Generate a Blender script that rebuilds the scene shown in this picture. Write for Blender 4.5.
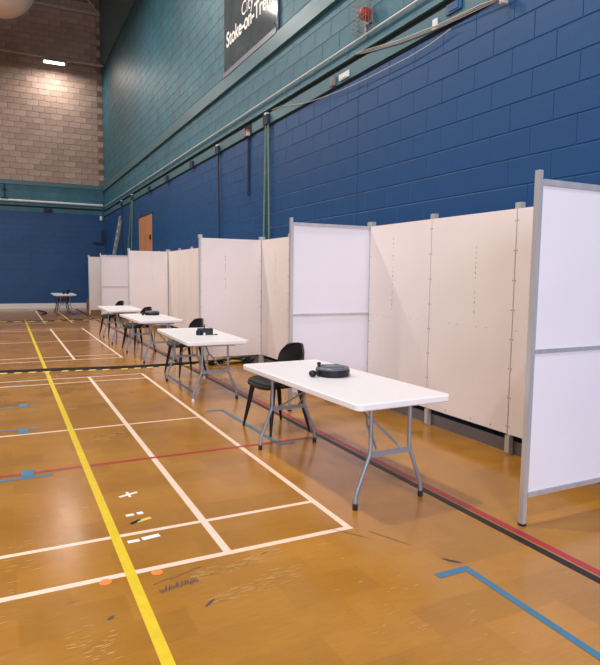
import bpy, bmesh, math, random
from mathutils import Vector, Matrix
random.seed(7)
for o in list(bpy.data.objects): bpy.data.objects.remove(o)
SC = bpy.context.scene
C = SC.collection

# ------------------------------------------------------------------ camera
CAM_H = 1.525
YAW, PITCH, ROLL, FPX = math.radians(26.495), math.radians(5.559), math.radians(0.6457), 589.82
def cam_axes():
    f = Vector((math.sin(YAW)*math.cos(PITCH), math.cos(YAW)*math.cos(PITCH), -math.sin(PITCH)))
    r = Vector((math.cos(YAW), -math.sin(YAW), 0)); u = r.cross(f)
    return r*math.cos(ROLL)+u*math.sin(ROLL), u*math.cos(ROLL)-r*math.sin(ROLL), f
CR, CU, CF = cam_axes()
cd = bpy.data.cameras.new('camera'); cam = bpy.data.objects.new('camera', cd); C.objects.link(cam)
cd.sensor_fit = 'VERTICAL'; cd.sensor_height = 24; cd.lens = FPX*24/665
cd.clip_start = .05; cd.clip_end = 200
cam.matrix_world = Matrix(((CR.x,CU.x,-CF.x,0),(CR.y,CU.y,-CF.y,0),(CR.z,CU.z,-CF.z,CAM_H),(0,0,0,1)))
SC.camera = cam

# ------------------------------------------------------------------ light and exposure
SC.view_settings.view_transform = 'Standard'; SC.view_settings.look = 'None'
SC.view_settings.gamma = 1; SC.view_settings.use_curve_mapping = False
SC.view_settings.exposure = -0.42
world = bpy.data.worlds.new('hall_daylight'); SC.world = world; world.use_nodes = True
bg = world.node_tree.nodes['Background']; bg.inputs[0].default_value = (.86, .90, 1.0, 1); bg.inputs[1].default_value = .11

def area(name, loc, aim, sx, sy, power, col, spread=math.pi):
    l = bpy.data.lights.new(name, 'AREA'); l.shape = 'RECTANGLE'; l.size = sx; l.size_y = sy
    l.energy = power; l.color = col; l.spread = spread
    o = bpy.data.objects.new(name, l); C.objects.link(o); o.location = loc
    o.rotation_euler = (Vector(aim)-Vector(loc)).to_track_quat('-Z', 'Y').to_euler()
    return o
LAMP = (1.0, .93, .86)
# ceiling luminaires in cross rows
for (x, y) in ((-.1, 17.5), (-6, 17.5), (0, 11.6), (-6, 11.6), (0, 4.6), (-6, 4.6), (0, -3), (-6, -3), (-4, 26.4)):
    area('ceiling_luminaire_light', (x, y, 9.75), (x, y, 0), 0.32, .32, 500, LAMP)
# added cool area light behind the camera, standing in for unseen windows
area('rear_daylight_fill', (-2.2, -8, 3.6), (1.5, 6, 1.2), 7, 4.0, 1700, (.80, .84, 1.0))

# ------------------------------------------------------------------ materials
def mat(name, col, rough=.5, metal=0, spec=.5, noise=0, nscale=6, bump=0, bscale=40, emit=0, rand=0, coat=0, stretch=None):
    m = bpy.data.materials.new(name); m.use_nodes = True
    nt = m.node_tree; b = nt.nodes['Principled BSDF']
    b.inputs['Base Color'].default_value = (*col, 1); b.inputs['Roughness'].default_value = rough
    b.inputs['Metallic'].default_value = metal; b.inputs['Specular IOR Level'].default_value = spec
    b.inputs['Coat Weight'].default_value = coat
    tc = nt.nodes.new('ShaderNodeTexCoord'); src = tc.outputs['Object']
    if stretch:
        mp = nt.nodes.new('ShaderNodeMapping'); mp.inputs['Scale'].default_value = stretch
        nt.links.new(src, mp.inputs[0]); src = mp.outputs[0]
    last = None
    if noise:
        n = nt.nodes.new('ShaderNodeTexNoise'); n.inputs['Scale'].default_value = nscale; n.inputs['Detail'].default_value = 5
        nt.links.new(src, n.inputs['Vector'])
        mr = nt.nodes.new('ShaderNodeMapRange'); mr.inputs[1].default_value = .3; mr.inputs[2].default_value = .7
        mr.inputs[3].default_value = 1-noise; mr.inputs[4].default_value = 1+noise
        nt.links.new(n.outputs[0], mr.inputs[0]); last = mr.outputs[0]
    if rand:
        oi = nt.nodes.new('ShaderNodeObjectInfo'); mr2 = nt.nodes.new('ShaderNodeMapRange')
        mr2.inputs[3].default_value = 1-rand; mr2.inputs[4].default_value = 1+rand
        nt.links.new(oi.outputs['Random'], mr2.inputs[0])
        if last:
            mm = nt.nodes.new('ShaderNodeMath'); mm.operation = 'MULTIPLY'
            nt.links.new(last, mm.inputs[0]); nt.links.new(mr2.outputs[0], mm.inputs[1]); last = mm.outputs[0]
        else: last = mr2.outputs[0]
    if last:
        vm = nt.nodes.new('ShaderNodeVectorMath'); vm.operation = 'SCALE'; vm.inputs[0].default_value = col
        nt.links.new(last, vm.inputs['Scale']); nt.links.new(vm.outputs[0], b.inputs['Base Color'])
    if bump:
        n2 = nt.nodes.new('ShaderNodeTexNoise'); n2.inputs['Scale'].default_value = bscale; n2.inputs['Detail'].default_value = 4
        nt.links.new(src, n2.inputs['Vector'])
        bp = nt.nodes.new('ShaderNodeBump'); bp.inputs['Strength'].default_value = bump; bp.inputs['Distance'].default_value = .01
        nt.links.new(n2.outputs[0], bp.inputs['Height']); nt.links.new(bp.outputs[0], b.inputs['Normal'])
    if emit:
        b.inputs['Emission Color'].default_value = (1, .97, .92, 1); b.inputs['Emission Strength'].default_value = emit
    return m

def floor_mat():
    m = bpy.data.materials.new('lacquered_wood_floor'); m.use_nodes = True
    nt = m.node_tree; b = nt.nodes['Principled BSDF']; N = nt.nodes.new; L = nt.links.new
    tc = N('ShaderNodeTexCoord')
    def noise(scale, detail, sx=1, sy=1, rough=.6):
        mp = N('ShaderNodeMapping'); mp.inputs['Scale'].default_value = (sx, sy, 1); L(tc.outputs['Object'], mp.inputs[0])
        n = N('ShaderNodeTexNoise'); n.inputs['Scale'].default_value = scale; n.inputs['Detail'].default_value = detail
        n.inputs['Roughness'].default_value = rough; L(mp.outputs[0], n.inputs['Vector']); return n.outputs[0]
    def ramp(src, a, c0, bb, c1):
        r = N('ShaderNodeValToRGB'); e = r.color_ramp.elements
        e[0].position = a; e[0].color = (*c0, 1); e[1].position = bb; e[1].color = (*c1, 1); L(src, r.inputs[0]); return r.outputs[0]
    def mixc(f, a, c, mode='MIX'):
        x = N('ShaderNodeMix'); x.data_type = 'RGBA'; x.blend_type = mode
        if hasattr(f, 'node'): L(f, x.inputs[0])
        else: x.inputs[0].default_value = f
        for s, i in ((a, 6), (c, 7)):
            if hasattr(s, 'node'): L(s, x.inputs[i])
            else: x.inputs[i].default_value = (*s, 1)
        return x.outputs[2]
    base = ramp(noise(1.1, 6), .30, (.335, .146, .020), .72, (.45, .208, .032))
    # faint wood block pattern
    br = N('ShaderNodeTexBrick'); br.inputs['Scale'].default_value = 1
    br.inputs['Color1'].default_value = (.84, .84, .84, 1); br.inputs['Color2'].default_value = (1.09, 1.09, 1.09, 1)
    br.inputs['Mortar'].default_value = (.93, .93, .93, 1); br.inputs['Mortar Size'].default_value = .002
    br.inputs['Brick Width'].default_value = .46; br.inputs['Row Height'].default_value = .23
    L(tc.outputs['Object'], br.inputs['Vector'])
    col = mixc(.8, base, br.outputs[0], 'MULTIPLY')
    # fine grain along the boards
    g = ramp(noise(9, 5, 1, 9), .35, (.90, .90, .90), .65, (1.05, 1.05, 1.05)); col = mixc(.8, col, g, 'MULTIPLY')
    # pale rubbed streaks where the lacquer is worn
    w = ramp(noise(5.5, 8, 1, 5.5, .72), .60, (0, 0, 0), .74, (1, 1, 1))
    w2 = ramp(noise(.8, 3), .45, (0, 0, 0), .62, (1, 1, 1))
    wm = N('ShaderNodeMath'); wm.operation = 'MULTIPLY'; L(w, wm.inputs[0]); L(w2, wm.inputs[1])
    wm2 = N('ShaderNodeMath'); wm2.operation = 'MULTIPLY'; L(wm.outputs[0], wm2.inputs[0]); wm2.inputs[1].default_value = .5
    col = mixc(wm2.outputs[0], col, (.66, .42, .19))
    # dark scuffs
    s = ramp(noise(14, 8, 1, 3, .7), .69, (0, 0, 0), .76, (1, 1, 1))
    sm = N('ShaderNodeMath'); sm.operation = 'MULTIPLY'; L(s, sm.inputs[0]); sm.inputs[1].default_value = .5
    col = mixc(sm.outputs[0], col, (.16, .075, .03))
    L(col, b.inputs['Base Color'])
    rr = N('ShaderNodeMapRange'); L(noise(2.2, 6), rr.inputs[0]); rr.inputs[1].default_value = .3; rr.inputs[2].default_value = .7
    rr.inputs[3].default_value = .13; rr.inputs[4].default_value = .26; L(rr.outputs[0], b.inputs['Roughness'])
    b.inputs['Specular IOR Level'].default_value = .5
    bp = N('ShaderNodeBump'); bp.inputs['Strength'].default_value = .07; bp.inputs['Distance'].default_value = .01
    L(noise(3, 3), bp.inputs['Height']); L(bp.outputs[0], b.inputs['Normal'])
    return m

M = dict(
    floor=floor_mat(),
    blue=mat('blue_gloss_wall_paint', (.011, .062, .180), .45, spec=.30, noise=.08, nscale=1.3, bump=.10, bscale=35),
    teal=mat('teal_gloss_wall_paint', (.034, .128, .175), .48, spec=.30, noise=.20, nscale=2.2, bump=.6, bscale=9),
    tealtrim=mat('teal_gloss_trim_paint', (.046, .130, .162), .38, spec=.35, noise=.06, nscale=3),
    darkteal=mat('dark_teal_cladding', (.07, .15, .18), .6, noise=.1),
    brown=mat('bare_buff_blockwork', (.37, .272, .23), .9, noise=.12, nscale=9, bump=.5, bscale=60, rand=.14),
    mortar=mat('grey_mortar', (.19, .135, .11), .95),
    black_gap=mat('unlit_cavity_black', (.006, .007, .009), .9),
    whitepipe=mat('white_painted_pipe', (.62, .66, .68), .45),
    cable=mat('off_white_cable', (.46, .44, .42), .5),
    panel=mat('white_painted_board', (.78, .70, .685), .55, noise=.03, nscale=2, bump=.04, bscale=12),
    panelw=mat('white_laminate_board', (.77, .74, .80), .35, noise=.015, nscale=2),
    alu=mat('brushed_aluminium', (.56, .55, .56), .36, metal=.45, noise=.08, nscale=20, stretch=(1, 1, .1)),
    hole=mat('staple_and_screw_grey', (.20, .17, .16), .6),
    table=mat('white_plastic_tabletop', (.78, .755, .785), .42, noise=.012, nscale=30, bump=.03, bscale=150),
    grey=mat('grey_powder_coated_steel', (.27, .30, .35), .38, metal=.35, noise=.05),
    rubber=mat('black_rubber', (.012, .012, .013), .6),
    rubberw=mat('white_rubber_foot', (.75, .74, .72), .5),
    chair=mat('black_moulded_plastic', (.007, .007, .008), .45, spec=.3, bump=.15, bscale=220),
    chairleg=mat('black_painted_steel', (.006, .006, .007), .4, spec=.3),
    reel=mat('black_reel_plastic', (.008, .009, .013), .35, spec=.35),
    reelgrey=mat('dark_grey_reel_lid', (.10, .11, .13), .35),
    wline=mat('white_court_line_paint', (.80, .62, .50), .4, noise=.06, nscale=14),
    yline=mat('yellow_court_line_paint', (.70, .50, .01), .4, noise=.08, nscale=20),
    rline=mat('red_court_line_paint', (.36, .018, .028), .38, noise=.08, nscale=14),
    kline=mat('black_court_line_paint', (.012, .009, .009), .45, spec=.3, noise=.1, nscale=14),
    btape=mat('blue_floor_tape', (.045, .17, .29), .5, noise=.08, nscale=14),
    green=mat('green_court_dash', (.13, .20, .07), .45),
    whitetape=mat('white_floor_tape', (.83, .80, .78), .5),
    orange=mat('orange_floor_dot', (.90, .22, .04), .5),
    scuff=mat('dark_scuff', (.06, .045, .06), .6, noise=.4, nscale=60),
    haz_y=mat('yellow_hazard_stripe', (.72, .58, .12), .5),
    haz_k=mat('black_hazard_tape', (.012, .011, .013), .8, spec=.12, noise=.2, nscale=30),
    wood=mat('varnished_door_wood', (.46, .20, .085), .45, noise=.12, nscale=4, stretch=(6, 6, .5)),
    red=mat('red_sounder_plastic', (.30, .018, .013), .4),
    wire=mat('cage_wire_steel', (.24, .22, .19), .5, metal=.5),
    sign=mat('grey_steel_sign_plate', (.085, .105, .115), .07, spec=.25, noise=.15, nscale=3),
    signedge=mat('lilac_grey_sign_edge', (.13, .13, .17), .4),
    letter=mat('white_sign_lettering', (.85, .83, .80), .5),
    rope=mat('green_woven_rope', (.13, .22, .13), .8, noise=.3, nscale=60),
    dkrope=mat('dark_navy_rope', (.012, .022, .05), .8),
    rust=mat('rusty_bracket', (.22, .10, .06), .7),
    duct=mat('cream_fabric_duct', (.55, .43, .36), .8, noise=.03),
    roof=mat('brown_roof_decking', (.20, .105, .065), .8, noise=.15, nscale=2, stretch=(1, 8, 1)),
    steel=mat('pale_roof_steel', (.42, .37, .33), .55),
    lampbody=mat('lamp_housing_grey', (.30, .28, .26), .5),
    lampglow=mat('lit_lamp_diffuser', (.9, .9, .9), .5, emit=9),
    skirting=mat('white_skirting_paint', (.70, .68, .70), .45),
    plinth=mat('grey_skirting_paint', (.16, .155, .16), .5, noise=.1),
    brownbox=mat('brown_cardboard', (.20, .10, .055), .8),
)

# ------------------------------------------------------------------ helpers
class MB:
    def __init__(s): s.v = []; s.f = []; s.m = []
    def quad(s, *p):
        n = len(s.v); s.v += [tuple(q) for q in p]; s.f.append(tuple(range(n, n+len(p)))); s.m.append(0)
    def box(s, x0, x1, y0, y1, z0, z1, mi=0):
        n = len(s.v)
        s.v += [(x0,y0,z0),(x1,y0,z0),(x1,y1,z0),(x0,y1,z0),(x0,y0,z1),(x1,y0,z1),(x1,y1,z1),(x0,y1,z1)]
        for f in ((3,2,1,0),(4,5,6,7),(0,1,5,4),(1,2,6,5),(2,3,7,6),(3,0,4,7)):
            s.f.append(tuple(n+i for i in f)); s.m.append(mi)
        return s
    def cbox(s, c, size, mi=0):
        return s.box(c[0]-size[0]/2, c[0]+size[0]/2, c[1]-size[1]/2, c[1]+size[1]/2, c[2]-size[2]/2, c[2]+size[2]/2, mi)
    def tube(s, pts, r, n=8, cap=True):
        pts = [Vector(p) for p in pts]; R = r if isinstance(r, (list, tuple)) else [r]*len(pts)
        ref = None; rings = []
        for i, p in enumerate(pts):
            a = pts[max(i-1, 0)]; b = pts[min(i+1, len(pts)-1)]; t = (b-a).normalized()
            if ref is None: ref = t.orthogonal().normalized()
            ref = (ref - t*ref.dot(t)).normalized(); bi = t.cross(ref)
            k = len(s.v)
            for j in range(n):
                an = 2*math.pi*j/n + math.pi/n; s.v.append(tuple(p+(ref*math.cos(an)+bi*math.sin(an))*R[i]))
            rings.append(k)
        for a, b in zip(rings, rings[1:]):
            for j in range(n):
                s.f.append((a+j, a+(j+1)%n, b+(j+1)%n, b+j)); s.m.append(0)
        if cap:
            s.f.append(tuple(rings[0]+j for j in range(n))[::-1]); s.f.append(tuple(rings[-1]+j for j in range(n))); s.m += [0, 0]
        return s
    def bar(s, a, b, w, h, up=(0,0,1)):
        a = Vector(a); b = Vector(b); t = (b-a).normalized(); sd = t.cross(Vector(up)).normalized(); u = sd.cross(t)
        n = len(s.v)
        for p in (a, b):
            for i, j in ((-1,-1),(1,-1),(1,1),(-1,1)): s.v.append(tuple(p+sd*i*w/2+u*j*h/2))
        for f in ((3,2,1,0),(4,5,6,7),(0,1,5,4),(1,2,6,5),(2,3,7,6),(3,0,4,7)):
            s.f.append(tuple(n+i for i in f)); s.m.append(0)
        return s
    def lathe(s, prof, n=24, c=(0,0,0)):
        rings = []
        for r, z in prof:
            k = len(s.v); rings.append(k)
            for j in range(n):
                a = 2*math.pi*j/n; s.v.append((c[0]+r*math.cos(a), c[1]+r*math.sin(a), c[2]+z))
        for a, b in zip(rings, rings[1:]):
            for j in range(n): s.f.append((a+j, a+(j+1)%n, b+(j+1)%n, b+j)); s.m.append(0)
        s.f.append(tuple(rings[0]+j for j in range(n))[::-1]); s.f.append(tuple(rings[-1]+j for j in range(n))); s.m += [0, 0]
        return s
    def prism(s, outline, z0, z1, bev=0):
        n = len(outline); cx = sum(p[0] for p in outline)/n; cy = sum(p[1] for p in outline)/n
        def ring(z, inset):
            k = len(s.v)
            for i, (x, y) in enumerate(outline):
                a = Vector(outline[i-1]); b = Vector(outline[(i+1) % n]); t = (b-a).normalized()
                s.v.append((x - t.y*inset, y + t.x*inset, z))
            return k
        lv = [(z0, bev), (z0+bev, 0), (z1-bev, 0), (z1, bev)] if bev else [(z0, 0), (z1, 0)]
        ks = [ring(z, i) for z, i in lv]
        for a, b in zip(ks, ks[1:]):
            for j in range(n): s.f.append((a+j, a+(j+1)%n, b+(j+1)%n, b+j)); s.m.append(0)
        s.f.append(tuple(ks[0]+j for j in range(n))[::-1]); s.f.append(tuple(ks[-1]+j for j in range(n))); s.m += [0, 0]
        return s
    def sheet(s, fn, nu, nv, th):
        """closed curved slab: fn(u, v) with u, v in 0..1 gives the front surface"""
        P = [[Vector(fn(i/nu, j/nv)) for j in range(nv+1)] for i in range(nu+1)]
        def nrm(i, j):
            du = P[min(i+1,nu)][j]-P[max(i-1,0)][j]; dv = P[i][min(j+1,nv)]-P[i][max(j-1,0)]; return du.cross(dv).normalized()
        k = len(s.v); w = nv+1
        for i in range(nu+1):
            for j in range(nv+1): s.v.append(tuple(P[i][j]))
        k2 = len(s.v)
        for i in range(nu+1):
            for j in range(nv+1): s.v.append(tuple(P[i][j]-nrm(i, j)*th))
        for i in range(nu):
            for j in range(nv):
                a = (i*w+j, (i+1)*w+j, (i+1)*w+j+1, i*w+j+1)
                s.f.append(tuple(k+q for q in a)); s.f.append(tuple(k2+q for q in a[::-1])); s.m += [0, 0]
        edge = [i*w for i in range(nu+1)] + [nu*w+j for j in range(1, nv+1)] + [i*w+nv for i in range(nu-1, -1, -1)] + [j for j in range(nv-1, 0, -1)]
        for a, b in zip(edge, edge[1:]+edge[:1]):
            s.f.append((k+a, k2+a, k2+b, k+b)); s.m.append(0)
        return s
    def mesh(s, name, mats, smooth=True):
        me = bpy.data.meshes.new(name); me.from_pydata(s.v, [], s.f)
        for m in (mats if isinstance(mats, (list, tuple)) else [mats]): me.materials.append(m)
        if any(s.m): me.polygons.foreach_set('material_index', s.m)
        bm = bmesh.new(); bm.from_mesh(me); bmesh.ops.recalc_face_normals(bm, faces=bm.faces); bm.to_mesh(me); bm.free()
        if smooth:
            me.shade_smooth(); me.set_sharp_from_angle(angle=math.radians(38))
        me.update(); return me
    def build(s, name, mats, parent=None, **tags):
        o = bpy.data.objects.new(name, s.mesh(name, mats)); C.objects.link(o)
        if parent: o.parent = parent
        for k, v in tags.items():
            if v: o[k] = v
        return o
def empty(name, loc, rz=0, label=None, category=None, group=None, kind=None):
    o = bpy.data.objects.new(name, None); C.objects.link(o); o.location = loc; o.rotation_euler = (0, 0, rz); o.empty_display_size = .1
    for k, v in (('label', label), ('category', category), ('group', group), ('kind', kind)):
        if v: o[k] = v
    return o
def kids(o): return [c for c in bpy.data.objects if c.parent == o]
def copy_tree(o, parent=None):
    c = o.copy(); C.objects.link(c); c.parent = parent
    for ch in kids(o): copy_tree(ch, c)
    return c
def project(p):
    v = Vector(p)-Vector((0, 0, CAM_H)); d = v.dot(CF)
    if d < .1: return None
    return 300+FPX*v.dot(CR)/d, 332.5-FPX*v.dot(CU)/d

# ------------------------------------------------------------------ the hall
XW, YB = 3.98, 27.3            # right wall and end wall
XL, Y0, ZR = -16.0, -1.0, 13.4
BL, BH, JT = .46, .235, .006   # block length, course height, joint

floor = MB().box(XL, XW+.4, Y0-12, YB+.4, -.10, 0).build('floor', M['floor'], kind='structure')

def strip(name, m, x0, y0, x1, y1, w, z, parent=floor, th=.0006, **t):
    a = Vector((x0, y0, 0)); b = Vector((x1, y1, 0)); d = (b-a).normalized(); n = Vector((-d.y, d.x, 0))*w/2
    mb = MB(); mb.prism([tuple((q)[:2]) for q in (a-n, b-n, b+n, a+n)], z, z+th)
    return mb.build(name, m, parent, **t)

# right wall: mortar backing, courses of painted blocks, trims
def block_mesh(name, L, H, D, m, ch=.007, top=None):
    """a block whose chamfered face points to -Y; origin at the middle of the joint plane"""
    mb = MB(); x, z = (L-JT)/2, (H-JT)/2
    o = [(-x,0,-z),(x,0,-z),(x,0,z),(-x,0,z)]; t = top or ch; i = [(-x+ch,-D,-z+ch),(x-ch,-D,-z+ch),(x-ch,-D,z-t),(-x+ch,-D,z-t)]
    mb.v = o+i; mb.f = [(4,5,6,7)]+[(a, (a+1)%4, (a+1)%4+4, a+4) for a in range(4)]+[(3,2,1,0)]; mb.m = [0]*6
    return mb.mesh(name, m, smooth=False)
wall_r = MB().box(XW, XW+.3, Y0, YB+.3, 0, ZR).build('wall_right', M['blue'], kind='structure')
MB().box(XW-.0015, XW+.01, Y0, YB, 4.15, 10.1).build('teal_backing', M['teal'], wall_r)
MB().box(XW-.05, XW+.01, Y0, YB, 10.1, ZR).build('upper_cladding', M['darkteal'], wall_r)
MB().box(XW-.10, XW-.05, Y0, YB, 10.06, 10.14).build('upper_ledge', M['darkteal'], wall_r)
BD = .0035
bm_blue = block_mesh('block', BL, BH, .006, M['blue'], .003, .009); bm_teal = block_mesh('block', BL, BH, .006, M['teal'], .004)
cand = []
zj = 3.96
def hidden(y, z): # behind the partitions
    q = project((XW, y, z))
    return z < 2.0 and y < 22
for k in range(-17, 27):
    z = zj + (k+.5)*BH
    if z-BH/2 < 0 or z+BH/2 > 10.1: continue
    if 3.95 < z < 4.24 or 5.04 < z < 5.30: continue
    off = (k % 2)*BL/2
    n0 = int((1.2)/BL); n1 = int((YB-off)/BL)
    for n in range(n0, n1):
        y = off + (n+.5)*BL + .02
        if z < 3.34 and 17.86-BL/2 < y < 19.94+BL/2: continue      # door opening
        a = project((XW, y-BL/2, z-BH/2)); b = project((XW, y+BL/2, z+BH/2))
        ar = 0
        if a and b and -20 < (a[0]+b[0])/2 < 620 and -12 < (a[1]+b[1])/2 < 665 and not hidden(y, z): ar = abs((a[0]-b[0])*(a[1]-b[1]))
        cand.append((ar, y, z))
cand.sort(reverse=True)
MW = Matrix.Rotation(-math.pi/2, 4, 'Z')   # face -Y -> face -X
for ar, y, z in cand[:295]:
    o = bpy.data.objects.new('block', bm_blue if z < 4.2 else bm_teal); C.objects.link(o); o.parent = wall_r
    o.matrix_local = Matrix.Translation((XW, y, z)) @ MW
def stuff_blocks(lst, name, m, parent, right=True, D=BD, ch=.003):
    mb = MB(); x, zz = (BL-JT)/2, (BH-JT)/2
    for y, z in lst:
        n = len(mb.v)
        for (u, w, d) in ((-x,-zz,0),(x,-zz,0),(x,zz,0),(-x,zz,0),(-x+ch,-zz+ch,D),(x-ch,-zz+ch,D),(x-ch,zz-ch,D),(-x+ch,zz-ch,D)):
            mb.v.append((XW-d, y-u, z+w) if right else (y+u, YB-d, z+w))
        for f in [(4,5,6,7)]+[(a, (a+1)%4, (a+1)%4+4, a+4) for a in range(4)]:
            mb.f.append(tuple(n+q for q in f)); mb.m.append(0)
    me = bpy.data.meshes.new(name); me.from_pydata(mb.v, [], mb.f); me.materials.append(m)
    o = bpy.data.objects.new(name, me); C.objects.link(o); o.parent = parent; o['kind'] = 'stuff'; return o
stuff_blocks([(y, z) for a, y, z in cand[295:] if z < 4.2], 'blue_blockwork', M['blue'], wall_r)
stuff_blocks([(y, z) for a, y, z in cand[295:] if z > 4.2], 'teal_blockwork', M['teal'], wall_r, True, .006, .004)
# ledge band, steel channel band and pipe of the right wall
def trim(n, mb, m): return mb.build('trim_%d' % n, m, kind='structure')
trim(1, MB().box(XW-.065, XW, Y0, YB, 5.05, 5.30), M['tealtrim'])
t2 = trim(2, MB().box(XW-.035, XW, Y0, YB, 3.985, 4.15), M['tealtrim'])
MB().box(XW-.010, XW, Y0, YB, 4.15, 4.235).build('shadow_gap', M['black_gap'], t2)
MB().box(XW-.012, XW, Y0, YB, 3.962, 3.985).build('lower_gap', M['black_gap'], t2)
MB().box(XW-.055, XW, Y0, YB, 4.215, 4.245).build('upper_flange', M['tealtrim'], t2)
MB().tube([(XW-.045, Y0, 4.385), (XW-.045, YB, 4.385)], .013).build('trim_3', M['whitepipe'], kind='structure')
b1 = MB().box(XW-.085, XW, Y0, YB, 0, .115).build('baseboard_right', M['plinth'], kind='structure')

# end wall
wall_b = MB().box(XL, XW, YB, YB+.3, 0, ZR).build('wall_back', M['mortar'], kind='structure')
MB().box(XL, XW, YB-.0015, YB+.01, 0, 5.26).build('painted_base', M['blue'], wall_b)
bm_brown = block_mesh('block', BL, BH, .012, M['brown'], .006); bm_half = block_mesh('half_block', BL/2, BH, .012, M['brown'], .006)
cnt = 0; rest = []
for k in range(0, 35):
    z = 5.27 + (k+.5)*BH
    for n in range(-1, 9):
        x = XW - (n+.5+(k % 2)*.5)*BL
        if x > XW-.05:
            if z < 12.3:
                o = bpy.data.objects.new('block', bm_half); C.objects.link(o); o.parent = wall_b; o.location = (XW-BL/4, YB, z); cnt += 1
            continue
        q = project((x, YB, z))
        if q and q[0] > -8 and q[1] > -6 and z < 12.3 and cnt < 298:
            o = bpy.data.objects.new('block', bm_brown); C.objects.link(o); o.parent = wall_b; o.location = (x, YB, z); cnt += 1
        elif z < 12.8: rest.append((x, z))
for n in range(9, 32):
    for k in range(0, 32):
        rest.append((XW-(n+.5+(k % 2)*.5)*BL, 5.27+(k+.5)*BH))
stuff_blocks(rest, 'outer_blockwork', M['brown'], wall_b, False, .012, .006)
lst = []
for k in range(17):
    for n in range(0, 40): lst.append((XW-(n+.55+(k % 2)*.5)*BL, zj-(k+.5)*BH))
stuff_blocks(lst, 'blue_blockwork', M['blue'], wall_b, False, .005, .004)
lst = [(XW-(n+.55+(k % 2)*.5)*BL, 4.62+(k+.5)*BH) for k in range(2) for n in range(40)]
trim(4, MB().box(XL, XW-.07, YB-.006, YB, 4.03, 5.10), M['teal'])
stuff_blocks(lst, 'teal_blockwork', M['teal'], wall_b, False, .012, .004)
trim(5, MB().box(XL, XW-.07, YB-.05, YB, 5.10, 5.26), M['tealtrim'])
trim(6, MB().tube([(XL, YB-.06, 4.50), (XW-.07, YB-.06, 4.44)], .045), M['whitepipe'])
trim(7, MB().box(XL, XW-.06, YB-.02, YB-.006, 4.21, 4.27), M['black_gap'])
MB().box(XL, XW-.05, YB-.04, YB, 0, .21).build('baseboard_back', M['skirting'], kind='structure')

# roof
ceiling = MB().box(XL, XW+.3, Y0, YB+.3, ZR, ZR+.2).build('ceiling', M['roof'], kind='structure')
for i in range(24):
    y = YB-.5-i*.9
    MB().box(XL, XW-.06, y-.10, y, ZR-.10, ZR).build('roof_board', M['roof'], ceiling)
tr = empty('roof_truss', (0, YB-.14, 12.2), label='pale steel roof truss spanning above the buff block end wall', category='truss')
MB().bar((XL, 0, .14), (XW-.06, 0, .14), .08, .10).build('bottom_chord', M['steel'], tr)
for i, x in enumerate((3.85, 1.0)):
    MB().bar((x, -.02, .16), (x-.8, -.02, 1.18), .07, .07, (0, 1, 0)).build('diagonal_brace', M['steel'], tr)

# ------------------------------------------------------------------ floor markings (painted on the floor)
W = M['wline']
for (x0, y0, x1, y1, w) in ((-8,2.955,1.838,2.955,.042),(-8,3.418,1.80,3.418,.036),(-8,6.02,1.84,6.02,.036),(-8,8.655,1.84,8.655,.036),(-8,9.045,1.84,9.045,.036),
        (-8,10.95,1.86,10.95,.036),(-8,11.42,1.86,11.42,.036),(-8,14.02,1.86,14.02,.036),(-8,16.75,1.86,16.75,.036),(-8,17.22,1.86,17.22,.036),(-8,19.2,1.86,19.2,.036)):
    strip('white_court_line', W, x0, y0, x1, y1, w, .0002)
for (x, ya, yb, w) in ((1.049,2.94,9.06,.045),(1.818,2.935,9.06,.042),(1.04,10.94,17.24,.045),(1.85,10.94,17.24,.042),(1.02,19.2,25.4,.045),(1.79,19.2,24.5,.042)):
    strip('white_court_line', W, x, ya, x, yb, w, .0004)
strip('red_court_line', M['rline'], -8, 4.815, 2.62, 4.815, .042, .0006)
strip('yellow_court_line', M['yline'], .523, -1, .515, 20.7, .052, .0012)
strip('red_court_line', M['rline'], 2.722, -1, 2.655, 26.5, .052, .0008)
strip('black_court_line', M['kline'], 2.652, -1, 2.585, 26.5, .055, .0008)
for x0, x1 in ((-.9,-.74),(-.55,-.42),(-.2,-.05),(.17,.31),(.56,.67),(.89,1.03),(1.27,1.41)):
    strip('green_court_dash', M['green'], x0, 6.985, x1, 6.985, .024, .0003)
B = M['btape']
def tape(label, segs, group=None):
    e = empty('floor_tape_mark', (0, 0, 0), label=label, category='floor tape', group=group)
    for i, s in enumerate(segs): strip('tape_strip', B, *s, .0016+.0003*i, e)
tape('L-shaped blue tape on bare floor in front of the end framed panel', [(1.925,2.258,2.135,2.258,.046),(2.118,2.27,2.085,.6,.042)])
tape('blue tape corner on the floor below the table with the round cable reel', [(1.95,6.24,2.15,6.24,.040),(2.135,6.25,2.172,4.72,.040),(2.17,4.74,2.32,4.74,.04)])
tape('straight blue tape strip under the table with the boxy reel', [(2.14,8.85,2.13,7.3,.040)])
tape('blue tape T lying across the red court line', [(-.20,4.715,.27,4.715,.045),(.10,4.745,.10,4.905,.085)])
tape('blue tape T touching the centre white court line', [(-.10,6.235,.28,6.235,.036),(.105,6.22,.105,6.06,.085)])
tape('blue tape T beside the green dashes', [(-.10,7.285,.30,7.285,.04),(.135,7.30,.135,7.46,.085)])
tape('short blue tape strip against a white cross line', [(-.02,8.70,.20,8.70,.04)])
def scrap(label, m, segs, name='tape_scrap', cat='tape scrap'):
    e = empty(name, (0, 0, 0), label=label, category=cat)
    for i, s in enumerate(segs): strip('strip', m, *s, .0016+.0003*i, e)
scrap('white tape cross on the floor beside the yellow line', M['whitetape'], [(.645,4.035,.775,4.08,.026),(.708,4.11,.715,4.005,.018)])
scrap('pair of short white tape scraps next to black and yellow scrap', M['whitetape'], [(.630,3.695,.680,3.700,.035),(.700,3.700,.738,3.706,.040)])
scrap('pair of longer white tape scraps between two white court lines', M['whitetape'], [(.572,3.315,.640,3.315,.035),(.655,3.322,.758,3.335,.042)])
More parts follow.
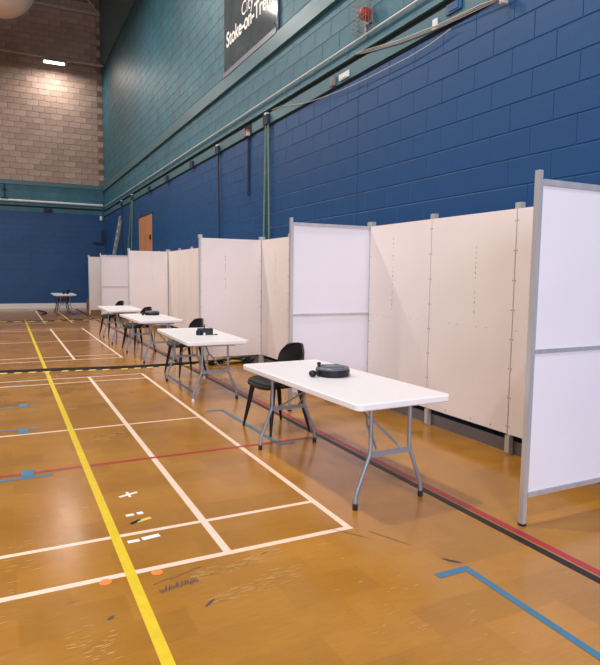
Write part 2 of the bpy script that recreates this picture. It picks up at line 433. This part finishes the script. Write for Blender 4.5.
e = empty('tape_scrap', (0, 0, 0), label='torn black and yellow tape scrap on the floor', category='tape scrap')
strip('yellow_strip', M['haz_y'], .675, 3.575, .765, 3.605, .03, .0016, e); strip('black_strip', M['haz_k'], .635, 3.56, .70, 3.60, .022, .0019, e)
for (x, y, l) in ((.393, 2.915, 'orange dot sticker left of the yellow line below the white line'), (.645, 2.905, 'orange dot sticker right of the yellow line below the white line')):
    MB().lathe([(.030, .0016), (.030, .0022)], 14).build('dot_sticker', M['orange'], label=l, category='sticker').location = (x, y, 0)
def marks(name, m, lst, rnd, z=.001):
    mb = MB()
    for (x0, y0, x1, y1, w) in lst:
        a = Vector((x0, y0, 0)); b = Vector((x1, y1, 0)); d = (b-a).normalized(); n = Vector((-d.y, d.x, 0))*w/2
        mb.prism([tuple(q[:2]) for q in (a-n*.5, a+(b-a)*.5-n, b-n*.3, b+n*.3, a+(b-a)*.5+n, a+n*.5)], z, z+.0004)
    return mb.build(name, m, floor, kind='stuff')
L = []
for i in range(34):
    x = .615+i*.0058; y = 2.73+.12*(x-.615)+random.uniform(-.012, .012); L.append((x, y-.028, x+random.uniform(.002, .012), y+random.uniform(.0, .03), .0045))
for i in range(10):
    x = .60+i*.027; y = 2.80+.25*(x-.62)+random.uniform(-.01, .01); L.append((x, y, x+.028, y+.010, .005))
L += [(.775,2.497,.835,2.545,.016),(.355,2.58,.385,2.60,.022),(2.085,2.375,2.14,2.315,.022),(2.07,2.40,2.10,2.37,.014),(.20,2.79,.26,2.80,.006),(1.9,2.86,2.02,2.60,.006),(1.7,3.0,1.85,2.78,.005)]
marks('scuff_marks', M['scuff'], L, random)
rs = random.Random(11); L = []
def patch(x0, y0, x1, y1, sp, n, ln):
    for i in range(n):
        t = rs.random(); x = x0+(x1-x0)*t; y = y0+(y1-y0)*t+rs.gauss(0, sp); l = ln*rs.uniform(.3, 1)
        L.append((x, y, x+l, y+l*rs.uniform(-.08, .12), rs.uniform(.0015, .005)))
patch(.78, 2.77, 1.28, 2.86, .022, 90, .07); patch(.80, 2.52, 1.30, 2.62, .03, 80, .08)
patch(.15, 2.55, .35, 2.35, .10, 40, .05); patch(.62, 5.55, .95, 5.75, .06, 40, .09); patch(.45, 9.25, .62, 9.25, .12, 40, .10)
patch(1.3, 2.2, 2.0, 1.9, .25, 40, .04); patch(-.1, 3.0, .4, 4.4, .3, 40, .06)
marks('pale_scratches', mat('rubbed_lacquer', (.56, .32, .11), .5), L, rs, .0005)

# hazard-striped cable covers across the hall
def hazard(label, pts, w, step, dash):
    e = empty('cable_cover', (0, 0, 0), label=label, category='cable cover')
    mb = MB()
    V = [Vector((x, y, 0)) for x, y in pts]
    for a, b in zip(V, V[1:]):
        d = (b-a).normalized(); n = Vector((-d.y, d.x, 0))
        pr = [(-w/2, .002), (-w/4, .012), (w/4, .012), (w/2, .002)]
        k = len(mb.v)
        for p in (a, b):
            for o, z in pr: q = p+n*o; mb.v.append((q.x, q.y, z))
        for i in range(3): mb.f.append((k+i, k+4+i, k+5+i, k+i+1)); mb.m.append(0)
        mb.f.append((k, k+3, k+7, k+4)); mb.m.append(0)
    mb.build('rubber_strip', M['haz_k'], e)
    for a, b in zip(V, V[1:]):
        d = (b-a).normalized(); n = Vector((-d.y, d.x, 0)); Ln = (b-a).length; t = 0
        while t < Ln-step*.5:
            p = a+d*t-n*(w/2+dash/2-.01)
            if project(p) and project(p)[0] > -10:
                m = MB(); q = [p-n*dash/2, p+d*step*.5-n*dash/2, p+d*step*.62+n*dash/2, p+d*step*.12+n*dash/2]
                m.prism([tuple(v[:2]) for v in q], .0018, .0034); m.build('yellow_stripe', M['haz_y'], e)
            t += step
    return e
hazard('black cable cover with yellow edge stripes between the white courts', [(-6,10.15),(-.12,10.02),(.75,9.92),(1.6,9.78),(2.4,9.75),(3.2,9.85),(3.85,9.85)], .30, .20, .09)
hazard('thin black and yellow striped cable cover below the far blue end wall', [(-6,20.5),(-.2,20.35),(.9,20.15),(2.1,20.3),(2.8,20.6)], .22, .40, .20)

# ------------------------------------------------------------------ partition panels
PH, PW, PZ0, PZ1 = 2.15, 1.04, .185, 2.095
def post(parent, x, y, h=PH, name='post', w=.042):
    mb = MB().cbox((x, y, h/2), (w, w, h)); p = mb.build(name, M['alu'], parent)
    MB().cbox((x, y, h-.02), (w+.026, w+.020, .042)).build('post_cap', M['alu'], p); return p
def framed_panel(y, x0, x1, label, group=None):
    e = empty('partition_panel', ((x0+x1)/2, y, 0), label=label, category='partition', group=group)
    hw = (x1-x0)/2
    MB().cbox((-hw, 0, PH/2), (.030, .034, PH)).build('post', M['alu'], e)
    post(e, hw, 0)
    MB().box(-hw+.02, hw-.02, -.006, .006, PZ0, PZ1).build('board', M['panelw'], e)
    MB().box(-hw+.02, hw-.02, -.020, .020, PZ1-.03, PZ1+.005).build('top_rail', M['alu'], e)
    MB().box(-hw+.02, hw-.02, -.020, .020, 1.07, 1.095).build('middle_rail', M['alu'], e)
    MB().box(-hw+.02, hw-.02, -.020, .020, PZ0-.005, PZ0+.025).build('bottom_rail', M['alu'], e)
    for s in (-1, 1): MB().cbox((s*(hw-.020), 0, (PZ0+PZ1)/2), (.008, .026, PZ1-PZ0)).build('side_rail', M['alu'], e)
    MB().cbox((-hw, 0, .007), (.034, .038, .014)).build('foot', M['rubber'], e)
    return e
def holes(parent, face, hw, seed, cols=1):
    rr = random.Random(seed); mb = MB()
    for c in range(cols):
        u = rr.uniform(-.15, .1)
        z = rr.uniform(1.1, 1.2)
        while z < 1.95:
            if rr.random() < .72:
                mb.box(u+rr.uniform(-.003,.003)-.0022, u+.0022, face-.001, face+.002, z, z+rr.uniform(.012,.028))
            z += .045
    for i in range(9):
        if rr.random() < .6: continue
        u = -hw+.05+i*(2*hw-.1)/8; mb.box(u-.005, u+.005, face-.001, face+.002, 1.075, 1.080)
    for s in (-1, 1):
        for i in range(8):
            z = PZ0+.06+i*.25; mb.box(s*(hw-.016)-.005, s*(hw-.016)+.005, face-.0015, face+.002, z, z+.009)
    for u in (-.25, .1, .35): mb.box(u-.005, u+.005, face-.0015, face+.002, PZ0+.03, PZ0+.042)
    o = mb.build('staple_marks', M['hole'], parent, kind='stuff'); return o
def plain_panel(p0, p1, label, group=None, seed=1, far_post=True, near_post=False):
    """board on the side that faces left of p0 -> p1 looking; p0 near end, p1 far end"""
    a = Vector((*p0, 0)); b = Vector((*p1, 0)); c = (a+b)/2; d = b-a; ln = d.length
    e = empty('partition_panel', c, math.atan2(d.y, d.x)+math.pi, label=label, category='partition', group=group)
    hw = ln/2
    # local +X runs from far to near, local -Y is the seen face
    MB().box(-hw+.006, hw-.006, -.027, -.013, PZ0, PZ1).build('board', M['panel'], e)
    MB().box(-hw+.02, hw-.02, -.013, .017, PZ1-.05, PZ1-.01).build('top_rail', M['alu'], e)
    MB().box(-hw+.02, hw-.02, -.013, .017, PZ0+.01, PZ0+.05).build('bottom_rail', M['alu'], e)
    MB().box(-hw+.02, hw-.02, -.013, .017, 1.06, 1.10).build('middle_rail', M['alu'], e)
    def pst(x):
        p = MB().cbox((x, .006, PH/2), (.040, .036, PH-.002)).build('post', M['alu'], e)
        MB().cbox((x, .004, PH-.03), (.062, .05, .055)).build('post_cap', M['alu'], p)
        MB().cbox((x, -.004, .095), (.050, .046, .15)).build('foot_bracket', M['alu'], p)
    if far_post: pst(-hw)
    if near_post: pst(hw)
    holes(e, -.0275, hw, seed)
    return e
XP = 3.83
# side panels (across the hall)
framed_panel(2.53, 2.81, 3.86, 'framed white partition panel without a table before it, ending the row of booths')
framed_panel(5.90, 2.82, 3.86, 'framed white partition panel with middle rail behind the table with the round cable reel')
framed_panel(20.0, 2.76, 3.82, 'framed partition panel with middle rail behind the bare white table')
def side_plain(y, x0, x1, label, seed):
    e = plain_panel((x1, y), (x0, y), label, None, seed, True, True)
    return e
side_plain(9.16, 2.78, 3.82, 'plain white partition panel with staple marks behind the table with the boxy reel', 21)
side_plain(15.45, 2.82, 3.80, 'plain white partition panel standing in front of the wooden door', 22)
side_plain(22.5, 2.70, 3.70, 'plain partition panel at the far end of the row towards the end wall', 23)
# back panels (along the wall)
runs = [([2.56, 3.65, 4.75, 5.86], 'plain back board of the booth between the two framed panels', 'back boards of the end booth'),
        ([5.94, 7.0, 8.09, 9.14], 'plain back board between a framed panel and the stapled plain panel', 'back boards of the middle booth'),
        ([9.18, 10.2, 11.25, 12.3, 13.35, 14.4, 15.43], 'plain back board in the long run before the wooden door', 'back boards of the long run'),
        ([15.5, 16.6, 17.7, 18.8, 19.96], 'plain back board below the wooden door', 'back boards below the wooden door')]
sd = 1
for ys, lab, grp in runs:
    for a, b in zip(ys, ys[1:]):
        plain_panel((XP+.02, a), (XP+.02, b), lab, grp, sd, True, False); sd += 1

# cables heaped along the foot of the stapled panel
e = empty('cable_heap', (3.4, 9.50, 0), label='heap of black cables on the floor under the stapled plain panel', category='cable')
rr = random.Random(4)
for i in range(9):
    P = [(-.40+.115*k, rr.uniform(-.10, .10), .018+.012*(i//2)+rr.uniform(0, .02)) for k in range(8)]
    MB().tube(P, .017, 6).build('cable_strand', M['rubber'] if i != 4 else M['haz_y'], e)
# ------------------------------------------------------------------ folding tables
def rrect(hx, hy, r, n=6):
    out = []
    for cx, cy, a0 in ((hx-r, hy-r, 0), (-hx+r, hy-r, 90), (-hx+r, -hy+r, 180), (hx-r, -hy+r, 270)):
        for i in range(n+1):
            a = math.radians(a0+90*i/n); out.append((cx+r*math.cos(a), cy+r*math.sin(a)))
    return out
TH = .74
def make_table():
    e = empty('folding_table', (0, 0, 0), category='table')
    top = MB().prism(rrect(.38, .915, .05), TH-.045, TH, .007).build('tabletop', M['table'], e)
    MB().prism(rrect(.33, .86, .04), TH-.055, TH-.044).build('underside_panel', M['table'], top)
    for sy in (-1, 1):
        y = sy*.745
        for sx in (-1, 1):
            lg = MB().tube([(sx*.160,y,TH-.06),(sx*.160,y,.385),(sx*.166,y,.352),(sx*.255,y,.135),(sx*.268,y,.10),(sx*.272,y,.03)], .0135, 10).build('leg', M['grey'], e)
            MB().lathe([(.0165,0),(.018,.008),(.0165,.042)], 12, (sx*.272, y, 0)).build('foot_cap', M['rubber'], lg)
        MB().cbox((0, y, .352), (.335, .010, .034)).build('crossbar', M['grey'], e)
        MB().tube([(-.25,y,TH-.065),(.25,y,TH-.065)], .0135, 8).build('top_bar', M['grey'], e)
        mb = MB(); mb.tube([(0,sy*.22,TH-.06),(0,sy*.47,.535)], .0095, 8)
        for sx in (-1, 1): mb.tube([(0,sy*.47,.535),(sx*.035,sy*.52,.50),(sx*.10,y,.36)], .0085, 8)
        mb.build('brace', M['grey'], e)
    return e
T0 = make_table()
tabs = [((2.245, 3.925), 1.9, 'white folding table carrying a round black cable reel beside the framed panels'),
        ((2.255, 7.50), -2.0, 'white folding table with a boxy black reel before the stapled plain panel'),
        ((2.325, 10.80), .6, 'white folding table with a low black reel before the long run of boards'),
        ((2.30, 13.82), -1.5, 'bare white folding table with nothing on its top'),
        ((1.90, 23.55), 0, 'white folding table standing apart by the blue end wall')]
TB = []
for i, ((x, y), a, lab) in enumerate(tabs):
    t = T0 if i == 0 else copy_tree(T0)
    t.location = (x, y, 0); t.rotation_euler.z = math.radians(a); t['label'] = lab; t['group'] = 'white folding tables'; TB.append(t)
# white replacement feet on the second table
for ch in kids(TB[1]):
    if ch.name.startswith('leg'):
        for f in kids(ch):
            v = ch.data.vertices[-1].co
            if (v.x < 0 and v.y < 0) or (v.x > 0 and v.y > 0): f.data = f.data.copy(); f.data.materials[0] = M['rubberw']

# ------------------------------------------------------------------ chairs (face local -X)
def make_chair():
    e = empty('stacking_chair', (0, 0, 0), category='chair')
    def seat(u, v):
        x = -.205+.42*u; y = (v-.5)*2
        wdt = .235*(1-.10*u)*(1-.25*max(0, .12-u)/.12*.6)
        lip = -.035*max(0, (.22-u)/.22)**1.6; up = .05*max(0, (u-.85)/.15)**2
        return (x, y*wdt, 0.468+lip+up-.018*(1-y*y))
    s = MB().sheet(seat, 14, 10, -.034).build('seat', M['chair'], e)
    def pad(u, v):
        x = -.198+.39*u; y = (v-.5)*2
        lip = -.03*max(0, (.22-u)/.22)**1.6
        return (x, y*.215*(1-.06*u), .512+lip-.016*(1-y*y)+.012*(1-abs(y)**4)*(1-abs(2*u-1)**4))
    MB().sheet(pad, 12, 10, .034).build('seat_pad', M['chair'], e)
    def back(u, v):
        y = (u-.5)*2                                   # across
        t = v
        cor = max(0, t-.45)/.55
        wdt = .225*(1-.42*cor**2.6)*(1-.10*(1-t))
        wrap = .085*abs(y)**2.0*(1-.25*cor)
        return (.215+.075*t-wrap, y*wdt, .555+.285*t-.012*abs(y)**3)
    MB().sheet(back, 18, 12, .018).build('backrest', M['chair'], e)
    for sy in (-1, 1):
        MB().tube([(.14,sy*.06,.45),(.215,sy*.06,.47),(.245,sy*.06,.53),(.292,sy*.055,.70)], [.014,.016,.015,.010], 8).build('back_upright', M['chairleg'], e)
    MB().cbox((.262, 0, .70), (.05, .14, .045)).build('back_bracket', M['chair'], e)
    MB().tube([(-.15,-.19,.445),(-.15,.19,.445),(.14,.19,.445),(.14,-.19,.445),(-.15,-.19,.445)], .013, 8).build('seat_frame', M['chairleg'], e)
    for sx in (-1, 1):
        for sy in (-1, 1):
            tx = -.155 if sx < 0 else .145; bx = -.225 if sx < 0 else .225
            l = MB().tube([(tx, sy*.185, .445),(tx+(bx-tx)*.55, sy*.22, .20),(bx, sy*.252, .012)], [.026,.021,.011], 10).build('leg', M['chairleg'], e)
            MB().lathe([(.011,0),(.013,.006),(.011,.022)], 10, (bx, sy*.252, 0)).build('foot_cap', M['rubber'], l)
    return e
C0 = make_chair()
chs = [((2.375, 5.28), 9, 'black plastic chair at the end of the table with the round cable reel'),
       ((2.43, 8.80), 11, 'black plastic chair at the end of the table with the boxy reel'),
       ((2.38, 12.15), 18, 'black plastic chair between the low-reel table and the bare table'),
       ((2.33, 15.05), 16, 'black plastic chair at the end of the bare table'),
       ((1.95, 24.75), 4, 'black plastic chair at the end of the table by the blue end wall')]
for i, ((x, y), a, lab) in enumerate(chs):
    c = C0 if i == 0 else copy_tree(C0)
    c.location = (x, y, 0); c.rotation_euler.z = math.radians(a); c['label'] = lab; c['group'] = 'black chairs at the folding tables'

# ------------------------------------------------------------------ cable reels on the tables
def reel(loc, rz, label, s=1.0):
    e = empty('cable_reel', (*loc, TH), rz, label, 'cable reel', 'cable reels on the tables'); e.scale = (s, s, s)
    MB().lathe([(.118,0),(.132,.006),(.135,.018),(.135,.050),(.130,.056)], 36).build('drum', M['reel'], e)
    lid = MB().lathe([(.131,.055),(.131,.064),(.122,.072),(.085,.074),(.080,.078),(.03,.079)], 36).build('lid', M['reelgrey'], e)
    for k in range(4):
        a = math.radians(45+90*k)
        MB().lathe([(.026,.071),(.026,.077),(.022,.080)], 14, (.078*math.cos(a), .078*math.sin(a), 0)).build('socket_cover', M['reelgrey'], lid)
    MB().lathe([(.012,.07),(.012,.088),(.016,.092),(.016,.102),(.010,.107)], 12, (-.108, .02, 0)).build('winding_knob', M['reel'], e)
    mb = MB().lathe([(.006,.001),(.020,.006),(.028,.018),(.030,.030),(.026,.042),(.014,.051),(.004,.053)], 16, (-.178, -.03, 0)); mb.tube([(-.165,-.03,.028),(-.125,-.03,.03)], .009)
    mb.build('plug', M['reel'], e)
    return e
reel((2.285, 4.00), math.radians(-8), 'round black cable reel with grey lid and plug at its side')
reel((2.47, 11.25), 0, 'low round black cable reel before the long run of boards')
def boxreel(loc, rz, label):
    e = empty('cable_reel', (*loc, TH), rz, label, 'cable reel', 'cable reels on the tables'); e.scale = (.8, .8, .8)
    MB().prism(rrect(.125, .06, .03), 0, .105, .008).build('case', M['reel'], e)
    MB().lathe([(.045,0),(.050,.006),(.050,.07),(.040,.076)], 18, (-.10, -.05, 0)).build('drum', M['reel'], e)
    MB().tube([(-.02,-.08,.012),(-.02,-.08,.175)], .010).build('handle', M['reel'], e)
    MB().cbox((-.02,-.09,.02), (.03,.035,.038)).build('plug', M['rubberw'], e)
    MB().tube([(.10,-.05,.006),(.17,-.07,.006),(.20,-.02,.006),(.17,.03,.006)], .006).build('cable', M['reel'], e)
    return e
boxreel((2.30, 7.38), math.radians(-12), 'boxy black cable reel with upright handle on a white table')
boxreel((1.96, 23.2), math.radians(0), 'small boxy black cable reel on the table by the end wall')

# ------------------------------------------------------------------ things on the right wall
# door
d1 = MB().box(XW-.012, XW, 17.92, 19.88, 0, 3.30).build('door_1', M['wood'], kind='structure')
MB().box(XW-.014, XW-.011, 18.895, 18.905, 0, 3.29).build('meeting_gap', M['black_gap'], d1)
MB().box(XW-.016, XW+.0, 17.86, 17.92, 0, 3.34).build('door_frame', M['blue'], d1); MB().box(XW-.016, XW, 19.88, 19.94, 0, 3.34).build('door_frame', M['blue'], d1)
MB().box(XW-.016, XW, 17.86, 19.94, 3.30, 3.345).build('door_head', M['black_gap'], d1)
MB().cbox((XW-.03, 18.15, 2.62), (.04, .10, .13)).build('latch', M['black_gap'], d1)
# ladder leaning towards the wall behind the partitions
lad = empty('ladder', (3.60, 25.15, 0), label='aluminium ladder leaning on the blue wall behind the far panels', category='ladder')
LA = Vector((0, .25, 0)); LT = Vector((.315, -2.20, 3.55)); dl = (LT-LA).normalized(); sl = dl.cross(Vector((1, 0, 0))).normalized()
side = Vector((.0, .30, .18)).normalized()
side = (Vector((0, 1, 0)) - dl*dl.y).normalized()
for s in (-1, 1): MB().bar(LA+side*s*.17, LT+side*s*.17, .03, .07, (1, 0, 0)).build('stile', M['steel'] if False else M['alu'], lad)
n = 14
for i in range(1, n):
    p = LA+(LT-LA)*i/n; MB().tube([p-side*.17, p+side*.17], .018).build('rung', M['alu'], lad)
# sign
sg = empty('wall_sign', (XW-.035, 10.06, 5.36), label='grey metal sign reading City of Stoke-on-Trent on the teal wall', category='sign')
MB().box(-.012, .010, -1.25, 1.25, 0, 1.75).build('sign_plate', M['sign'], sg)
MB().box(-.040, .010, -1.25, 1.25, -.07, .02).build('lower_edge', M['signedge'], sg)
MB().box(-.016, .010, -1.265, -1.245, -.05, 1.76).build('side_edge', M['signedge'], sg)
for y in (-1.15, -.25, .0, .25, .80, 1.18): MB().tube([(-.016, y, .11), (-.008, y, .11)], .018, 10).build('bolt', M['black_gap'], sg)
for z in (.35, .75): MB().tube([(-.016, -1.18, z), (-.008, -1.18, z)], .018, 10).build('bolt', M['letter'], sg)
def text(body, y_left, z, width, height, bold, parent, name):
    cu = bpy.data.curves.new(name, 'FONT'); cu.body = body; cu.size = 1; cu.extrude = .0; cu.offset = bold
    o = bpy.data.objects.new(name, cu); C.objects.link(o)
    dg = bpy.context.evaluated_depsgraph_get(); dg.update()
    me = bpy.data.meshes.new_from_object(o.evaluated_get(dg)); bpy.data.objects.remove(o)
    xs = [v.co.x for v in me.vertices]; x0, x1 = min(xs), max(xs)
    for v in me.vertices:
        x = (v.co.x-x0)/(x1-x0)*width; zz = v.co.y/.70*height
        v.co = (-.0155, y_left-x, z+zz)
    me.materials.clear(); me.materials.append(M['letter']); me.name = name
    t = bpy.data.objects.new(name, me); C.objects.link(t); t.parent = parent; return t
text('Stoke-on-Trent', 11.17-10.06, 5.83-5.36, 2.24, .265, .022, sg, 'lettering')
text('City of', 10.36-10.06, 6.10-5.36, .95, .235, -.004, sg, 'lettering')
# caged alarm sounder
al = empty('alarm_sounder', (XW-.01, 6.22, 4.58), label='red alarm sounder inside a wire cage on the teal wall', category='alarm')
MB().cbox((-.01, 0, 0), (.02, .16, .16)).build('back_plate', M['wire'], al)
mb = MB(); mb.tube([(-.02,0,.03),(-.07,0,.03),(-.11,0,.03),(-.13,0,.03)], [.075,.075,.062,.03], 20); mb.build('sounder', M['red'], al)
mb = MB()
for i in range(7):
    t = -.16+i*.0533
    mb.tube([(-.002,t,-.17),(-.15,t,-.16),(-.15,t,.16),(-.002,t,.17)], .0022, 5)
    mb.tube([(-.002,-.17,t),(-.15,-.16,t),(-.15,.16,t),(-.002,.17,t)], .0022, 5)
for x in (-.06, -.115):
    mb.tube([(x,-.17,-.17),(x,.17,-.17),(x,.17,.17),(x,-.17,.17),(x,-.17,-.17)], .0022, 5)
mb.build('wire_cage', M['wire'], al)
MB().tube([(-.012,.06,-.20),(-.012,.06,-.06)], .009).build('conduit', M['whitepipe'], al)
# cables
def cable(label, pts, r, m, name='wall_cable', cat='cable', n=3):
    e = empty(name, (0, 0, 0), label=label, category=cat)
    for i in range(n):
        P = [(XW-.045-.008*i, y, z+.012*i*(1 if k not in (0, len(pts)-1) else .3)) for k, (y, z) in enumerate(pts)]
        MB().tube(P, r, 6).build('strand', m, e)
    return e
cable('bundle of off-white cables along the teal band', [(6.42,4.215),(6.2,4.17),(5.84,4.11),(5.55,4.06),(5.2,4.02),(4.88,3.985),(4.59,3.965),(4.32,3.95),(4.02,3.93)], .005, M['cable'])
cable('single thin cable drooping across the top of the blue wall', [(9.0,4.17),(8.6,4.14),(8.28,4.07),(7.9,4.0),(7.69,3.97),(7.4,3.94),(7.11,3.915),(6.6,3.88),(6.14,3.865),(5.73,3.86),(5.36,3.855),(5.03,3.87),(4.7,3.91)], .0045, M['cable'], n=1)
def wbox(name, y, z, sy, sz, m, label, cat, d=.06):
    e = empty(name, (XW-.035, y, z-sz/2), label=label, category=cat)
    MB().prism(rrect(d/2, sy/2, min(sy, d)*.18, 2), 0, sz, .004).build('housing', m, e).location = (-d/2, 0, 0)
    MB().cbox((-d-.003, 0, sz*.5), (.006, sy*.6, sz*.6)).build('cover_plate', m, e); return e
wbox('junction_box', 7.0, 4.05, .12, .11, M['plinth'], 'small grey junction box on the teal band', 'junction box', .03)
wbox('light_unit', 6.72, 4.05, .24, .08, M['whitepipe'], 'small white unit beside the grey junction box on the band', 'light', .02)
wbox('cable_clip', 4.94, 4.04, .07, .10, M['whitepipe'], 'white upright clip box on the teal band', 'clip box', .02)
wbox('blue_cover_box', 4.66, 4.10, .22, .10, M['blue'], 'blue cover box on the teal band above the cable bundle', 'cover box', .02)
wbox('cable_clamp', 4.0, 3.90, .05, .07, M['cable'], 'beige clamp at the end of the cable bundle', 'clamp')
# ropes and hooks
def hook(parent, y, z): MB().prism([(-.05,-.10),(.0,-.10),(.0,.10),(-.05,.10)], z-.08, z+.07).build('hook_block', M['dkrope'], parent).location = (XW-.035, y, 0)
def rope(label, pts, r, m, hz=None):
    e = empty('hanging_rope', (0, 0, 0), label=label, category='rope')
    for P in pts: MB().tube([(XW-.05, y, z) for y, z in P], r, 6).build('strand', m, e)
    if hz: hook(e, *hz); MB().cbox((XW-.06, hz[0], hz[1]+.09), (.05,.08,.03)).build('hook_cap', M['whitepipe'], e)
    return e
rope('pair of green ropes hanging down the blue wall', [[(9.24,4.02),(9.29,2.6),(9.33,.6)],[(9.14,4.0),(9.09,2.6),(9.05,.6)]], .016, M['rope'], (9.19,4.06))
rope('dark navy rope hanging from a white-capped hook', [[(11.69,4.02),(11.62,2.4),(11.6,.6)]], .016, M['dkrope'], (11.69,4.02))
rope('thin green ropes hanging beside the wooden door', [[(20.80,4.08),(21.5,2.6),(22.0,1.4)],[(20.68,4.05),(20.95,2.6),(21.1,1.4)]], .020, M['rope'], (20.75,4.08))
rope('dark rope hanging behind the ladder top', [[(22.75,4.08),(22.75,2.6),(22.75,1.5)]], .02, M['dkrope'], (22.75,4.09))
for y, lab in ((13.54, 'small dark hook block on the band after the navy rope'), (15.88, 'small dark hook block on the band before the door'), (18.07, 'small dark hook block on the band above the wooden door')):
    e = empty('wall_hook', (0, 0, 0), label=lab, category='hook'); hook(e, y, 4.03)
    MB().tube([(XW-.06, y, 3.97),(XW-.09, y, 3.94),(XW-.06, y, 3.92)], .012, 6).build('hook_ring', M['dkrope'], e)
dp = empty('drop_pipe', (0, 0, 0), label='dark pipe dropping from a rusty bracket on the blue wall', category='pipe')
MB().tube([(XW-.03, 10.07, 2.93),(XW-.03, 10.07, 4.0)], .020).build('pipe', M['dkrope'], dp)
MB().box(XW-.042, XW-.034, 9.90, 10.22, 3.98, 4.15).build('recess', M['black_gap'], dp)
MB().cbox((XW-.06, 10.05, 4.02), (.05, .14, .10)).build('bracket', M['rust'], dp); MB().cbox((XW-.07, 9.98, 3.99), (.05, .06, .06)).build('clamp', M['cable'], dp)
MB().box(XW-.0075, XW-.002, 6.416, 6.424, .0, 3.95).build('movement_joint', M['dkrope'], wall_r)

# ------------------------------------------------------------------ things on the end wall and roof
lm = empty('strip_luminaire', (2.03, 26.4, 9.88), label='lit strip lamp on a pale conduit before the buff block wall', category='lamp')
MB().cbox((0, 0, .045), (.80, .22, .07)).build('housing', M['lampbody'], lm)
MB().cbox((0, 0, -.005), (.76, .20, .05)).build('diffuser', M['lampglow'], lm)
for s in (-1, 1): MB().tube([(s*.3,0,.07),(s*.3,0,.134)], .012).build('hanger', M['steel'], lm)
lo = area('strip_luminaire_light', (2.03, 26.4, 9.83), (2.03, 26.4, 6.5), .75, .2, 120, (1, .90, .80))
cdt = empty('conduit_rail', (0, 26.4, 10.05), label='pale horizontal conduit carrying the lit strip lamp', category='conduit')
MB().tube([(XL, 0, 0), (XW-.06, 0, 0)], .035).build('pipe', M['steel'], cdt)
MB().lathe([(.06,-.08),(.07,-.02),(.06,.05)], 12, (2.55, 0, 0)).build('junction', M['steel'], cdt)
lshade = empty('box_shadow_edge', (0, YB-.03, 0), label='black L-shaped strip drawn as the shadow edge of a blue wall box in the hall corner', category='bracket')
MB().box(3.46, XW-.08, -.10, 0, 2.78, 2.85).build('lower_shade', M['dkrope'], lshade); MB().box(XW-.16, XW-.07, -.10, 0, 2.85, 3.40).build('upright', M['dkrope'], lshade)  # black strips stand in for shade along a blue wall box's bottom and side
e = empty('wall_sensor', (3.82, YB-.04, 3.80), label='small white sensor box high in the hall corner', category='sensor')
MB().prism(rrect(.05, .03, .012, 2), 0, .18, .005).build('housing', M['whitepipe'], e).location = (0, -.01, 0); MB().cbox((0, -.045, .08), (.04, .01, .06)).build('lens', M['whitepipe'], e)
e = empty('wall_bracket', (.08, YB-.02, 4.5), label='black upright bracket on the teal band of the end wall', category='bracket')
MB().cbox((0, -.04, .30), (.06, .06, .60)).build('upright', M['dkrope'], e); MB().cbox((0, -.05, .02), (.26, .08, .05)).build('foot_plate', M['dkrope'], e); MB().cbox((0, -.05, .36), (.16, .06, .05)).build('arm', M['dkrope'], e)
e = empty('wall_box', (1.69, YB-.03, 4.05), label='small dark box below the white pipe on the end wall', category='box')
MB().prism(rrect(.16, .05, .01, 2), 0, .14, .01).build('housing', M['dkrope'], e).location = (0, -.03, 0); MB().cbox((0, -.03, .15), (.05, .05, .05)).build('gland', M['dkrope'], e)
# round-ended duct under the roof
dc = empty('air_duct', (.66, 14.0, 7.42), label='large cream round-ended duct hanging under the roof', category='duct')
pr = [(-8, .72), (-.6, .72)] + [(-.6+.72*math.sin(a*math.pi/20), .72*math.cos(a*math.pi/20)) for a in range(1, 10)] + [(.115, .03)]
MB().tube([(x, 0, 0) for x, r in pr], [r for x, r in pr], 40).build('duct_tube', M['duct'], dc)
for x in (-1.2, -4.5): MB().tube([(x, 0, .70), (x, 0, ZR-7.42)], .02).build('hanger', M['steel'], dc)
# loose black cable on the floor by the far table
MB().tube([(1.12,25.3,.015),(1.28,24.6,.015),(1.32,23.9,.015),(1.22,23.3,.015),(1.10,22.9,.015)], .035, 6).build('loose_cable', M['rubber'], label='loose black cable curled on the floor near the far table', category='cable')
# cardboard box seen under the far panel
e = empty('cardboard_box', (3.40, 26.3, 0), label='low brown cardboard box on the floor behind the far panel', category='box')
MB().box(-.35, .35, -.25, .25, 0, .42).build('carton', M['brownbox'], e); MB().box(-.36, .36, -.01, .01, .42, .424).build('lid_tape', M['haz_k'], e)
